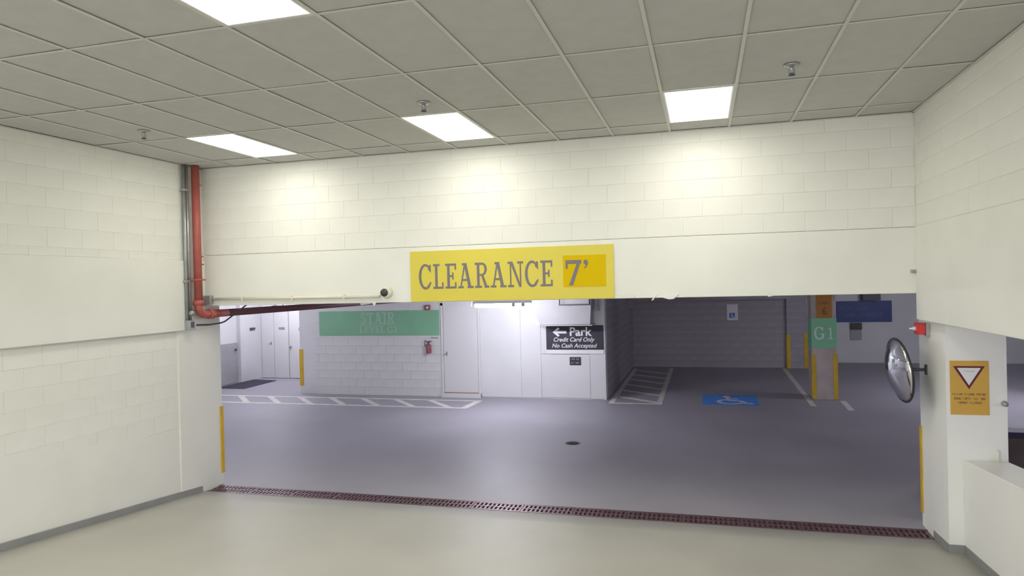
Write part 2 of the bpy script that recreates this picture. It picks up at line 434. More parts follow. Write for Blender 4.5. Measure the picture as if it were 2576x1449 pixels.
# corridor at the end of the hatched walkway
wc = struct('wall_corridor', MB().box(-6.7, -6.43, 0.3, 10.2, -0.1, GZ), 'gwall', 'white corridor wall with a grey lower panel')
MB().box(-6.44, -6.40, 7.2, 9.08, 0.02, 1.14).bevel(0.004).build('lower_panel', 'greyp', wc)
MB().box(-6.44, -6.41, 7.2, 9.08, 1.97, 2.06).bevel(0.004).build('head_rail', 'greyp', wc)
MB().box(-6.44, -6.30, 9.10, 10.06, 0.0, GZ).bevel(0.006).build('pilaster', 'gwall', wc)
MB().lathe([(0.0,0.05),(0.025,0.045),(0.03,0.02),(0.02,0.0)], (-6.40, 8.98, 0.95), (1,0,0), 12).build('knob', 'dark', wc)
MB().box(-6.30, -6.27, 9.52, 9.74, 1.45, 1.52).build('name_plate', 'dark', wc)
wd = struct('wall_doors', MB().box(-6.7, -2.9, 10.09, 10.3, -0.1, GZ).box(-3.4, -2.9, 8.0, 10.1, -0.1, GZ), 'gwall', 'white corridor end wall with plain doors')

# doors at the corridor end
def door(n, x0, x1, y, z0, z1, label, handle=None, plate=None):
    d = tag(MB().box(x0+.004, x1-.004, y-0.03, y+0.02, z0, z1).bevel(0.004).build('door_%d' % n, 'doorp'), label, kind='structure')
    if handle:
        hx, hz, kind = handle
        if kind == 'lever':
            MB().box(hx-.016, hx+.016, y-.036, y-.028, hz-.05, hz+.05).tube([(hx, y-.03, hz+.01), (hx, y-.065, hz+.01), (hx-.075, y-.07, hz-.025)], 0.009, 8).build('lever_handle', 'galv', d)
        else:
            MB().lathe([(0.03,0.0),(0.03,0.01),(0.012,0.015),(0.012,0.04),(0.032,0.05),(0.03,0.075),(0.0,0.08)], (hx, y-.03, hz), (0,-1,0), 14).build('door_knob', 'galv', d)
    if plate:
        px, pz = plate
        MB().box(px-.10, px+.10, y-.036, y-.028, pz-.035, pz+.035).build('door_plate', 'galv', d)
    return d
door(1, -6.30, -5.87, 10.08, 0.01, 2.14, 'narrow white corridor door with a dark lever', (-5.965, 1.03, 'lever'))
door(2, -5.865, -5.38, 10.08, 0.01, 2.14, 'white door leaf with a small grey plate', None, (-5.60, 1.465))
door(3, -5.36, -4.50, 10.08, 0.01, 2.14, 'white door with a round knob next to the yellow guard', (-5.31, 0.925, 'knob'))
d4 = door(4, 0.458, 1.302, 7.50, 0.11, 2.14, 'off-white service door beside the stair sign', (0.535, 1.01, 'lever'))
MB().box(0.458, 1.302, 7.43, 7.53, 0.094, 0.112).build('threshold', 'wood', d4)

# ================================================================== LETTERING
def glyph(ch):
    """slab serif capitals: list of polygons in a box of height 1; returns (polys, width)"""
    P = []
    t, s = 0.15, 0.085       # stem, serif thickness
    def R(x0, y0, x1, y1): P.append([(x0,y0),(x1,y0),(x1,y1),(x0,y1)])
    def Q(*p): P.append(list(p))
    def arc(cx, cy, rx, ry, a0, a1, w0, w1, n=18):
        # band whose thickness swells in the middle
        out, inn = [], []
        for i in range(n+1):
            f = i/n; a = math.radians(a0+(a1-a0)*f)
            th = w0 + (w1-w0)*math.sin(math.pi*f)
            out.append((cx+rx*math.cos(a), cy+ry*math.sin(a)))
            inn.append((cx+(rx-th)*math.cos(a), cy+(ry-th*0.8)*math.sin(a)))
        for i in range(n): P.append([out[i], out[i+1], inn[i+1], inn[i]])
    if ch == 'C':
        arc(0.40, 0.5, 0.40, 0.52, 48, 312, 0.10, 0.15)
        Q((0.56,0.80),(0.74,0.66),(0.74,0.98),(0.66,0.98)); Q((0.52,0.13),(0.60,0.02),(0.76,0.24),(0.72,0.30))
        return P, 0.80
    if ch == 'L':
        R(0.12,0,0.12+t,1); R(0,0,0.62,s); R(0,1-s,0.40,1); R(0.62-0.09,0,0.62,0.26); return P, 0.66
    if ch == 'E':
        R(0.12,0,0.12+t,1); R(0,0,0.66,s); R(0,1-s,0.66,1); R(0.57,0,0.66,0.25); R(0.57,0.75,0.66,1); R(0.12,0.46,0.50,0.54); R(0.42,0.36,0.50,0.64); return P, 0.70
    if ch == 'A':
        Q((0.10,0),(0.19,0),(0.44,0.96),(0.36,1.0)); Q((0.60,0),(0.78,0),(0.50,1.0),(0.34,1.0)); R(0.20,0.29,0.62,0.37); R(0,0,0.32,s); R(0.54,0,0.90,s); R(0.24,1-s,0.52,1); return P, 0.92
    if ch == 'R':
        R(0.12,0,0.12+t,1); R(0,0,0.40,s); R(0,1-s,0.45,1); arc(0.42,0.74,0.28,0.26,90,-90,0.085,0.14); R(0.2,0.48,0.43,0.555)
        Q((0.36,0.50),(0.50,0.50),(0.74,0.0),(0.58,0.0)); R(0.55,0,0.82,s); return P, 0.84
    if ch == 'N':
        R(0.12,0,0.20,1); R(0.68,0,0.76,1); Q((0.12,1),(0.28,1),(0.76,0),(0.64,0)); R(0,0,0.34,s); R(0.54,1-s,0.88,1); R(0,1-s,0.2,1); return P, 0.90
    if ch == 'S':
        arc(0.34,0.74,0.28,0.27,40,270,0.08,0.13); arc(0.34,0.26,0.28,0.27,90,-140,0.08,0.13); R(0.52,0.74,0.60,0.98); R(0.06,0.02,0.14,0.27); return P, 0.68
    if ch == 'T':
        R(0.30,0,0.30+t,1); R(0,1-s,0.75,1); R(0,0.76,0.08,1); R(0.67,0.76,0.75,1); R(0.18,0,0.57,s); return P, 0.78
    if ch == 'I':
        R(0.12,0,0.12+t,1); R(0,0,0.39,s); R(0,1-s,0.39,1); return P, 0.44
    if ch == 'V':
        Q((0.10,1),(0.27,1),(0.50,0),(0.38,0)); Q((0.68,1),(0.77,1),(0.50,0),(0.42,0)); R(0,1-s,0.36,1); R(0.58,1-s,0.88,1); return P, 0.88
    if ch == 'G':
        arc(0.40, 0.5, 0.40, 0.52, 48, 330, 0.10, 0.15); Q((0.56,0.80),(0.72,0.66),(0.72,0.98),(0.66,0.98)); R(0.62,0.06,0.76,0.44); R(0.48,0.38,0.84,0.45); return P, 0.86
    if ch == '1':
        R(0.18,0,0.18+t,1); R(0.04,0,0.48,s); Q((0.02,0.80),(0.02,0.88),(0.20,1.0),(0.22,0.88)); return P, 0.52
    if ch == '7':
        R(0.0,0.85,0.74,1.0); R(0.0,0.66,0.10,1.0); Q((0.74,1.0),(0.56,0.95),(0.14,0),(0.34,0)); return P, 0.78
    if ch == "'":
        Q((0.02,0.90),(0.05,0.98),(0.14,1.0),(0.24,0.97),(0.28,0.88),(0.26,0.78),(0.20,0.70),(0.08,0.62),(0.05,0.66),(0.14,0.75),(0.10,0.80),(0.04,0.83)); return P, 0.3
    return P, 0.40
def serif_text(parent, txt, x0, x1, z0, z1, y, material, name='lettering', thick=0.002, bold=0.0):
    """capitals on a wall facing -y, stretched to fill x0..x1, z0..z1"""
    runs, cur = [], 0.0
    for ch in txt:
        p, wd_ = glyph(ch)
        runs.append((cur, p)); cur += wd_ + 0.07
    cur -= 0.07
    sx, sz = (x1-x0)/cur, z1-z0
    mb = MB()
    for off, polys in runs:
        for k, poly in enumerate(polys):
            e = 0.00006*(k+1)      # overlapping strokes never share a plane
            mb.prism([(x0+(off+u)*sx, z0+v*sz) for u, v in poly], 'y', y-thick-e, y+0.001-e*0.1)
    return mb.build(name, material, parent)
def plain_text(parent, txt, x0, x1, z0, z1, y, material, name='lettering', bold=0.0, shear=0.0, thick=0.002):
    cu = bpy.data.curves.new('txt', 'FONT'); cu.body = txt; cu.size = 1.0; cu.offset = bold; cu.shear = shear; cu.extrude = 0.01; cu.resolution_u = 3
    ob = bpy.data.objects.new('txt', cu); C.objects.link(ob)
    dg = bpy.context.evaluated_depsgraph_get()
    me = bpy.data.meshes.new_from_object(ob.evaluated_get(dg))
    bpy.data.objects.remove(ob); bpy.data.curves.remove(cu)
    xs_ = [v.co.x for v in me.vertices]; ys_ = [v.co.y for v in me.vertices]
    ax, bx, ay, by = min(xs_), max(xs_), min(ys_), max(ys_)
    for v in me.vertices:
        v.co = Vector((x0+(v.co.x-ax)/(bx-ax)*(x1-x0), y-thick/2-(v.co.z*50)*thick, z0+(v.co.y-ay)/(by-ay)*(z1-z0)))
    me.name = name
    me.materials.clear(); me.materials.append(M[material])
    return link(name, me, parent)
def worn_text(parent, x0, x1, z0, z1, y, material, n, name='lettering', gaps=(), thick=0.002):
    """lettering too worn to read: letter-like strokes"""
    mb = MB(); w_ = (x1-x0)/n; h = z1-z0
    for i in range(n):
        if i in gaps: continue
        a = x0+i*w_; b = a+w_*0.78; tk = w_*0.2
        k = random.choice('HENIOTLU')
        cnt = [0]
        def r(xa, xb, za, zb):
            cnt[0] += 1
            mb.prism([(xa,za),(xb,za),(xb,zb),(xa,zb)], 'y', y-thick-0.00008*cnt[0], y+0.001-0.00001*cnt[0])
        r(a, a+tk, z0, z1)
        if k in 'HNUO': r(b-tk, b, z0, z1)
        if k in 'EOT': r(a, b, z1-h*.18, z1)
        if k in 'ELUO': r(a, b, z0, z0+h*.18)
        if k in 'HEN': r(a, b, z0+h*.42, z0+h*.58)
    return mb.build(name, material, parent)

def board_of(t):
    for c in t.children:
        if c.name.split('.')[0] in ('board', 'painted_band'): return c
    return t

# ================================================================== THINGS ON THE RAMP SIDE
# clearance sign
t = thing('clearance_sign', 'long yellow sign board reading CLEARANCE 7 feet on the lintel', 'sign', (4.18, 0, 2.43))
MB().box(2.966, 5.40, -0.016, -0.001, 2.428, 3.030).bevel(0.003).build('board', 'yellow', t)
MB().box(4.831, 5.313, -0.019, -0.015, 2.565, 2.919).build('number_patch', 'gold', t)
serif_text(board_of(t), 'CLEARANCE', 3.075, 4.715, 2.578, 2.872, -0.016, 'letter')
serif_text([c for c in t.children if c.name.startswith('number_patch')][0], "7", 4.86, 5.05, 2.582, 2.866, -0.019, 'letter')
serif_text([c for c in t.children if c.name.startswith('number_patch')][0], "'", 5.06, 5.12, 2.60, 2.868, -0.019, 'letter')

# surface conduit with box and dome camera
t = thing('wall_conduit', 'thin cream conduit running along the foot of the lintel', 'conduit', (1.3, 0, 2.5))
MB().tube([(0.17,-0.019,2.512),(2.56,-0.019,2.504)], 0.018, 10).build('pipe', 'cream', t)
for x in (0.62, 1.35, 2.08):
    MB().box(x-.012, x+.012, -0.04, 0.0, 2.48, 2.535).build('clip', 'cream', t)
MB().box(0.055, 0.165, -0.07, 0.0, 2.455, 2.56).bevel(0.006).build('junction_box', 'galv', t)
t = thing('dome_camera', 'small cream dome security camera on the lintel beside the yellow sign', 'security camera', (2.645, 0, 2.55))
MB().lathe([(0.072,0.0),(0.072,0.03),(0.062,0.055),(0.05,0.062)], (2.65, 0.0, 2.548), (0,-1,0), 28).build('housing', 'cream', t)
MB().lathe([(0.05,0.0),(0.048,0.02),(0.038,0.038),(0.022,0.049),(0.0,0.053)], (2.641, -0.055, 2.549), (-0.25,-0.93,-0.2), 24).build('dome_cover', 'dome', t)

# red riser pipe
PXc, PYc = 0.125, -0.235
t = thing('riser_pipe', 'red fire riser pipe turning under the lintel into the garage', 'pipe', (PXc, PYc, 2.3))
MB().tube([(PXc,PYc,4.215),(PXc,PYc,2.45)], 0.05, 20).build('vertical_pipe', 'red', t)
el = [(PXc,PYc,2.46)]
for k in range(9):
    a = math.pi/2*k/8
    el.append((PXc, PYc+0.11*(1-math.cos(a)), 2.43-0.11*math.sin(a)))
el.append((PXc, 0.02, 2.32))
MB().tube(el, 0.055, 20).build('elbow', 'red', t)
MB().tube([(PXc,0.0,2.32),(PXc,0.30,2.32)], 0.05, 20).build('pipe_spool', 'red', t)
MB().tube([(PXc,0.30,2.32),(PXc,7.49,2.32)], 0.049, 20).build('horizontal_pipe', 'shadered', t)
for yy in (1.6, 4.4, 6.9):
    MB().tube([(PXc,yy,2.365),(PXc,yy,2.85)], 0.008, 6).build('hanger_rod', 'galv', t)
MB().lathe([(0.05,-0.035),(0.068,-0.03),(0.068,0.03),(0.05,0.035)], (PXc,PYc,2.47), (0,0,1), 20).build('coupling', 'red', t)
MB().lathe([(0.05,-0.035),(0.068,-0.03),(0.068,0.03),(0.05,0.035)], (PXc,-0.02,2.32), (0,1,0), 20).build('coupling', 'red', t)
cl = MB().lathe([(0.05,-0.012),(0.062,-0.012),(0.062,0.012),(0.05,0.012)], (PXc,PYc,2.765), (0,0,1), 20).box(PXc-.02, PXc+.02, PYc-.12, PYc+.12, 2.757, 2.773)
cl.box(0.03, PXc, PYc-.02, PYc+.02, 2.757, 2.773).build('clamp', 'red', t)
for z in (3.97, 3.06, 2.96):
    MB().tube([(PXc+.03, PYc, z), (PXc+.085, PYc+.01, z)], [0.014, 0.008], 8).build('bolt', 'red', t)
MB().lathe([(0.035,0.0),(0.035,0.05),(0.02,0.06)], (PXc-.02, PYc-.075, 2.345), (0,-1,0), 12).build('drain_plug', 'galv', t)

# grey conduits on the left wall
t = thing('steel_conduits', 'pair of grey steel conduits rising beside the red pipe to the ceiling', 'conduit', (0.06, -0.33, 2.2))
MB().tube([(0.065,-0.375,4.215),(0.065,-0.375,2.255)], 0.020, 10).build('pipe', 'galv', t)
MB().tube([(0.065,-0.325,4.215),(0.065,-0.325,2.255)], 0.022, 10).build('pipe', 'galv', t)
for z in (3.9, 2.75):
    MB().box(0.0405, 0.095, -0.41, -0.295, z-.012, z+.012).build('strap', 'galv', t)
MB().box(0.04, 0.11, -0.40, -0.27, 2.14, 2.255).bevel(0.005).build('junction_box', 'galv', t)
MB().box(0.11, 0.115, -0.36, -0.31, 2.16, 2.235).build('cover_plate', 'dark', t)
MB().tube([(0.075,-0.27,2.19),(0.075,0.02,2.175),(0.075,0.24,2.185),(0.075,0.32,2.20),(0.075,0.64,2.34),(0.075,0.9,2.46)], 0.011, 8).build('branch_conduit', 'dark', t)

# sprinkler heads
for (x, y, lab) in ((1.043, -2.04, 'ceiling sprinkler head near the red pipe corner'), (4.03, -2.05, 'ceiling sprinkler head behind the lit panel over the yellow sign'), (7.03, -2.07, 'ceiling sprinkler head near the parapet side wall')):
    t = thing('sprinkler_head', lab, 'sprinkler', (x, y, ZC), 'ceiling sprinklers')
    MB().lathe([(0.055,0.0),(0.058,-0.006),(0.045,-0.016),(0.02,-0.02)], (x, y, ZC+0.004), (0,0,1), 20).build('escutcheon', 'galv', t)
    MB().lathe([(0.016,-0.015),(0.016,-0.035),(0.009,-0.045),(0.009,-0.075)], (x, y, ZC+0.004), (0,0,1), 12).build('nozzle', 'galv', t)
    MB().tube([(x-.018,y,ZC-.035),(x-.02,y,ZC-.06),(x,y,ZC-.078)], 0.004, 6).tube([(x+.018,y,ZC-.035),(x+.02,y,ZC-.06),(x,y,ZC-.078)], 0.004, 6).build('frame_arms', 'galv', t)
    MB().lathe([(0.0,-0.082),(0.026,-0.080),(0.026,-0.076),(0.0,-0.075)], (x, y, ZC), (0,0,1), 16).build('deflector', 'dark', t)

# trench drain: channel and grates
ch = MB().box(0.0, 8.5, -0.06, 0.21, -0.36, -0.30).box(0.0, 8.5, -0.08, -0.06, -0.36, -0.03).box(0.0, 8.5, 0.21, 0.23, -0.36, -0.001)
dch = struct('floor_drain_channel', ch, 'pit', 'dark channel under the rusty grates')
fr = MB().box(0.02, 8.49, -0.062, -0.05, -0.05, 0.003).box(0.02, 8.49, 0.198, 0.212, -0.05, 0.003)
fr.build('drain_frame', 'rust', dch)
NG = 14; GW = 8.46/NG
bar_mesh = MB().box(-0.0135, 0.0135, -0.118, 0.118, -0.022, 0.0).bevel(0.002).mesh('grate_bar', 'rust')
rail_mesh = MB().box(-GW/2+.003, GW/2-.003, -0.012, 0.012, -0.03, 0.001).mesh('grate_rail', 'rust')
ordw = ['first', 'second', 'third', 'fourth', 'fifth', 'sixth', 'seventh', 'eighth', 'ninth', 'tenth', 'eleventh', 'twelfth', 'thirteenth', 'last']
for g in range(NG):
    cxg = 0.03 + GW*(g+0.5)
    t = thing('drain_grate', 'rusty slotted drain grate, %s of the row counting from the red pipe side' % ordw[g], 'drain grate', (cxg, 0.074, 0), 'trench drain grates')
    for yy in (-0.112, 0.0, 0.112):
        o = bpy.data.objects.new('grate_rail', rail_mesh); C.objects.link(o); o.parent = t; o.location = (0, yy, 0.001)
    nb = 12
    for k in range(nb):
        o = bpy.data.objects.new('grate_bar', bar_mesh); C.objects.link(o); o.parent = t
        o.location = (-GW/2+0.016 + (GW-0.032)*k/(nb-1), 0, 0.0005)

# corner guards
def guard(x, y, sx, sy, z0, z1, label, wdt=0.05, th=0.012):
    """angle with its outer corner at x, y; legs run towards sx, sy"""
    mb = MB()
    ax, ay = x - sx*th, y - sy*th
    pts = [(ax, ay), (x+sx*wdt, ay), (x+sx*wdt, y-sy*0.0005), (x-sx*0.0005, y-sy*0.0005), (x-sx*0.0005, y+sy*wdt), (ax, y+sy*wdt)]
    mb.prism(pts, 'z', z0, z1)
    return tag(mb.build('corner_guard', 'guard'), label, 'corner guard', 'yellow corner guards')
guard(0.0, 0.31, -1, -1, 0.15, 1.05, 'yellow corner guard on the white jamb under the red pipe')
guard(8.5, 0.36, 1, -1, 0.14, 1.035, 'yellow corner guard on the column below the convex mirror')
guard(-3.42, 7.56, 1, 1, 0.19, 1.10, 'yellow corner guard on the white wall end by the corridor doors', 0.09)

# convex mirror on the column
n = Vector((-0.95, -0.10, -0.12)).normalized()
cen = Vector((8.25, 0.10, 1.645))
t = thing('convex_mirror', 'round convex traffic mirror on the column beside the opening', 'mirror', cen)
Rm, dp = 0.325, 0.11
Rs = (Rm*Rm+dp*dp)/(2*dp)
prof = []
for k in range(13):
    r = Rm*(1-k/12)
    prof.append((r, math.sqrt(Rs*Rs-r*r)-(Rs-dp)))
MB().lathe(prof, cen, n, 48).build('mirror_dome', 'mirror', t)
MB().lathe([(Rm-.004,-0.010),(Rm+.004,-0.010),(Rm+.007,0.0),(Rm+.003,0.008),(Rm-.006,0.006)], cen, n, 48).build('rim', 'black', t)
MB().lathe([(Rm-.006,-0.010),(0.09,-0.035),(0.0,-0.037)], cen, n, 48).build('back_shell', 'black', t)
back = cen - n*0.035
MB().tube([back, Vector((8.47, back.y+0.02, back.z)), Vector((8.498, back.y+0.02, back.z))], 0.016, 10).box(8.488, 8.4985, back.y-.01, back.y+.05, back.z-.05, back.z+.05).build('bracket', 'dark', t)

# alarm on the column
t = thing('fire_alarm', 'red fire alarm horn on the column above the convex mirror', 'fire alarm', (8.47, 0.07, 2.01))
MB().box(8.465, 8.4995, -0.02, 0.13, 2.0, 2.125).bevel(0.004).build('back_box', 'galv', t)
MB().box(8.395, 8.468, 0.0, 0.14, 2.01, 2.125).bevel(0.008, 2).build('body', 'alarm', t)
MB().lathe([(0.022,0.0),(0.020,0.02),(0.010,0.035),(0.007,0.06),(0.0,0.062)], (8.397, 0.07, 2.068), (-1,0,0), 14).build('strobe_lens', 'white', t)

# yield notice
t = thing('yield_notice', 'amber yield notice with white triangle on the column face', 'sign', (8.687, -0.45, 1.31))
YF = -0.45
MB().box(8.531, 8.846, YF-.008, YF-.0005, 1.308, 1.806).bevel(0.002).build('board', 'yieldy', t)
MB().prism([(8.557,1.757),(8.813,1.757),(8.683,1.545)], 'y', YF-.0100, YF-.008).build('triangle_border', 'maroon', t)
MB().prism([(8.589,1.741),(8.781,1.741),(8.683,1.580)], 'y', YF-.0115, YF-.0100).build('triangle_field', 'signwhite', t)
plain_text(board_of(t), 'YIELD', 8.643, 8.728, 1.704, 1.719, YF-.0115, 'greylet', bold=0.01)
worn_text(board_of(t), 8.549, 8.826, 1.489, 1.507, YF-.008, 'brownlet', 20, gaps=(6, 13))
worn_text(board_of(t), 8.562, 8.822, 1.448, 1.468, YF-.008, 'brownlet', 18, gaps=(4, 10, 14))
worn_text(board_of(t), 8.592, 8.784, 1.411, 1.429, YF-.008, 'brownlet', 14, gaps=(6,))

# small fittings
tag(MB().lathe([(0.025,0.0),(0.025,0.015),(0.016,0.03),(0.02,0.05),(0.0,0.055)], (8.962, -0.45, 1.418), (0,-1,0), 12).build('round_fitting', 'galv'), 'small grey round fitting at the outer edge of the amber notice column', 'fitting')
tag(MB().tube([(8.90,-0.475,0.878),(8.90,-0.475,0.99)], 0.014, 8).tube([(8.90,-0.475,0.886),(8.92,-0.485,0.886)], 0.012, 8).build('pipe_stub', 'cream'), 'short white pipe stub standing on the parapet against the column', 'pipe stub')
tag(MB().box(8.34, 8.385, -0.018, 0.0, 2.625, 2.66).tube([(8.36,-0.018,2.642),(8.375,-0.04,2.632)], 0.008, 6).build('anchor_bracket', 'galv'), 'tiny metal bracket in the corner above the mirror', 'bracket')

# ================================================================== GARAGE FLOOR MARKINGS
def strip(mb, p, q, w_, z=0.0015, h=0.0015):
    p, q = Vector((*p, 0)), Vector((*q, 0)); d = (q-p).normalized(); nn = Vector((-d.y, d.x, 0))*w_/2
    pts = [(p+nn), (p-nn), (q-nn), (q+nn)]
    mb.prism([(v.x, v.y) for v in pts], 'z', z-h, z)
    return mb
t = thing('walkway_marking', 'white hatched walkway stripes painted in front of the stair wall', 'floor marking', (-1.5, 6.6, 0))
strip(MB(), (-6.35, 7.03), (1.47, 7.03), 0.11).build('edge_line', 'line', t)
strip(MB(), (-6.35, 6.14), (1.45, 6.14), 0.11).build('edge_line', 'line', t)
strip(MB(), (1.44, 7.06), (1.40, 6.12), 0.16, z=0.002).build('end_line', 'line', t)
for k in range(9):
    xa = -6.43 + 0.837*k
    strip(MB(), (xa, 7.0), (xa+0.80, 6.16), 0.13, z=0.0018).build('diagonal_stripe', 'line', t)
t = thing('bay_hatching', 'hatched access aisle painted beside the grey bay wall', 'floor marking', (4.9, 10, 0))
strip(MB(), (4.39, 7.10), (4.37, 13.0), 0.11).build('edge_line', 'line', t)
strip(MB(), (5.40, 7.10), (5.40, 13.2), 0.11).build('edge_line', 'line', t)
strip(MB(), (4.34, 7.15), (5.45, 7.15), 0.11, z=0.002).build('end_line', 'line', t)
for k in range(6):
    ya = 8.03 + 0.925*k
    strip(MB(), (4.42, ya), (5.37, ya-0.74), 0.15, z=0.0018).build('diagonal_stripe', 'line', t)
tag(strip(MB(), (8.44, 7.3), (8.52, 13.35), 0.11).build('bay_line', 'line'), 'white bay line leading to the block pier', 'floor marking')
tag(strip(MB(), (9.06, 6.9), (9.10, 7.98), 0.11).build('bay_line', 'line'), 'short white line at the foot of the green banded pillar', 'floor marking')
t = thing('accessible_symbol', 'blue painted wheelchair symbol on the garage floor', 'floor marking', (6.85, 7.85, 0))
MB().box(6.285, 7.41, 7.20, 8.47, 0.0, 0.0015).build('blue_field', 'bluep', t)
sy = MB()
def poly_ribbon(pts, w_):
    for a, b in zip(pts, pts[1:]): strip(sy, a, b, w_, z=0.003, h=0.0015)
poly_ribbon([(6.86+0.25*math.cos(math.radians(a)), 7.62+0.26*math.sin(math.radians(a))) for a in range(110, 341, 15)], 0.085)
poly_ribbon([(6.80, 8.17), (6.84, 7.76), (7.06, 7.74), (7.17, 7.42), (7.30, 7.47)], 0.095)
poly_ribbon([(6.82, 7.98), (7.02, 7.96)], 0.08)
sy.prism([(6.79+0.085*math.cos(a*math.pi/8), 8.24+0.10*math.sin(a*math.pi/8)) for a in range(16)], 'z', 0.0015, 0.003)
sy.build('wheelchair_figure', 'signwhite', t)
t = thing('floor_drain', 'small round floor drain in the garage floor', 'floor drain', (4.25, 3.36, 0))
MB().lathe([(0.125,0.0),(0.125,0.003),(0.10,0.003),(0.10,0.0)], (4.25,3.36,0.0005), (0,0,1), 28).build('rim', 'dark', t)
MB().lathe([(0.10,0.0),(0.10,0.002),(0.0,0.002)], (4.25,3.36,0.0005), (0,0,1), 28).build('grate_plate', 'pit', t)
tag(MB().prism([(-6.30,9.65),(-5.48,9.55),(-5.42,8.02),(-6.30,8.02)], 'z', 0.0, 0.012).build('floor_mat', 'mat'), 'dark rubber floor mat by the corridor doors', 'mat')

# ================================================================== THINGS IN THE GARAGE
t = thing('stair_sign', 'long green sign reading STAIR LEVEL G1 on white blockwork', 'sign', (-1.22, 7.5, 1.44))
MB().box(-2.81, 0.355, 7.482, 7.499, 1.443, 2.040).bevel(0.003).build('board', 'green', t)
serif_text(board_of(t), 'STAIR', -1.675, -0.775, 1.725, 1.995, 7.482, 'greenlet')
MB().box(-1.72, -0.70, 7.480, 7.482, 1.698, 1.708).build('rule_line', 'greenlet', t)
serif_text(board_of(t), 'LEVEL', -1.71, -1.04, 1.508, 1.675, 7.482, 'greenlet')
serif_text(board_of(t), 'G1', -0.97, -0.71, 1.508, 1.675, 7.482, 'greenlet')
t = thing('strobe_alarm', 'dark red alarm strobe above the green stair sign', 'alarm', (0.07, 7.5, 2.02))
MB().box(0.0, 0.145, 7.44, 7.499, 2.045, 2.16).bevel(0.008).build('body', 'extred', t)
MB().lathe([(0.032,0.0),(0.026,0.02),(0.0,0.026)], (0.085, 7.44, 2.10), (0,-1,0), 14).build('lens', 'white', t)
t = thing('fire_extinguisher', 'small red fire extinguisher hung under the green stair sign', 'fire extinguisher', (0.10, 7.42, 1.02))
MB().lathe([(0.0,0.0),(0.055,0.004),(0.062,0.02),(0.062,0.18),(0.05,0.215),(0.02,0.235),(0.02,0.26)], (0.10, 7.425, 1.02), (0,0,1), 20).build('cylinder', 'extred', t)
MB().box(0.075, 0.125, 7.40, 7.45, 1.275, 1.30).box(0.09, 0.19, 7.415, 7.435, 1.30, 1.315).build('valve_handle', 'dark', t)
MB().tube([(0.075,7.42,1.285),(0.03,7.41,1.33),(0.005,7.41,1.30),(0.012,7.41,1.22),(0.03,7.41,1.19)], 0.011, 8).build('hose', 'dark', t)
MB().box(0.08, 0.12, 7.47, 7.499, 1.10, 1.24).build('hook', 'dark', t)
tag(MB().box(0.135, 0.32, 7.485, 7.4995, 1.365, 1.402).bevel(0.002).build('name_plate', 'greyp'), 'small grey plate under the corner of the stair sign', 'plate')
t = thing('pay_sign', 'slate sign with arrow reading Park Credit Card Only No Cash Accepted', 'sign', (3.56, 7.48, 1.11))
SF = 7.465
MB().box(2.925, 4.212, SF, 7.487, 1.115, 1.652).bevel(0.003).build('board', 'slate', t)
MB().prism([(3.075,1.505),(3.20,1.61),(3.235,1.575),(3.18,1.535),(3.39,1.535),(3.39,1.475),(3.18,1.475),(3.235,1.435),(3.20,1.40)], 'y', SF-.002, SF).build('arrow', 'signwhite', t)
plain_text(board_of(t), 'Park', 3.465, 3.96, 1.415, 1.612, SF, 'signwhite', bold=0.022)
plain_text(board_of(t), 'Credit Card Only', 3.095, 4.02, 1.262, 1.388, SF, 'signwhite', bold=0.012, shear=0.28)
plain_text(board_of(t), 'No Cash Accepted', 3.055, 4.07, 1.128, 1.252, SF, 'signwhite', bold=0.012, shear=0.28)
tag(MB().box(2.925, 4.212, 7.474, 7.487, 1.02, 1.110).bevel(0.002).build('white_trim_board', 'white'), 'white trim board directly under the slate sign', 'trim board')
t = thing('notice_plate', 'small dark notice on the white panel below the slate sign', 'sign', (3.56, 7.49, 0.77))
MB().box(3.445, 3.695, 7.480, 7.4915, 0.767, 0.945).build('board', 'slate', t)
worn_text(board_of(t), 3.475, 3.665, 0.885, 0.92, 7.480, 'greyp', 8, gaps=(4,))
worn_text(board_of(t), 3.475, 3.665, 0.80, 0.835, 7.480, 'greyp', 8, gaps=(3,))
# duct above the pay sign
t = thing('air_duct', 'pale grey sheet metal duct above the slate sign', 'duct', (3.4, 7.2, 1.70))
MB().prism([(2.90,1.695),(4.00,1.70),(4.02,2.10),(4.02,2.8),(2.45,2.8),(2.66,2.16)], 'y', 7.02, 7.487).bevel(0.006).build('duct_body', 'duct', t)
MB().prism([(2.80,1.715),(2.89,1.69),(2.66,2.16),(2.45,2.8),(2.34,2.8),(2.55,2.16)], 'y', 7.08, 7.487).build('side_flange', 'gwall', t)
MB().box(2.92, 4.04, 7.0, 7.487, 1.672, 1.694).build('bottom_lip', 'duct', t)
t = thing('trapeze_hanger', 'thin dark trapeze hanger in front of the grey duct', 'hanger', (3.7, 6.92, 2.13))
MB().tube([(3.36,6.92,2.84),(3.36,6.92,2.135)], 0.012, 8).build('rod', 'dark', t)
MB().tube([(4.01,6.92,2.84),(4.01,6.92,2.135)], 0.018, 8).build('rod', 'dark', t)
MB().box(3.345, 4.03, 6.905, 6.935, 2.115, 2.145).build('cross_bar', 'dark', t)
t = thing('drain_elbow', 'grey pipe fitting between the duct and the bay corner', 'pipe', (4.10, 7.2, 1.95))
MB().tube([(4.10,7.25,2.84),(4.10,7.25,2.06)], 0.05, 14).build('pipe', 'duct', t)
MB().lathe([(0.05,-0.0),(0.07,0.01),(0.07,0.09),(0.05,0.10)], (4.10,7.25,1.98), (0,0,1), 14).build('collar', 'greyp', t)

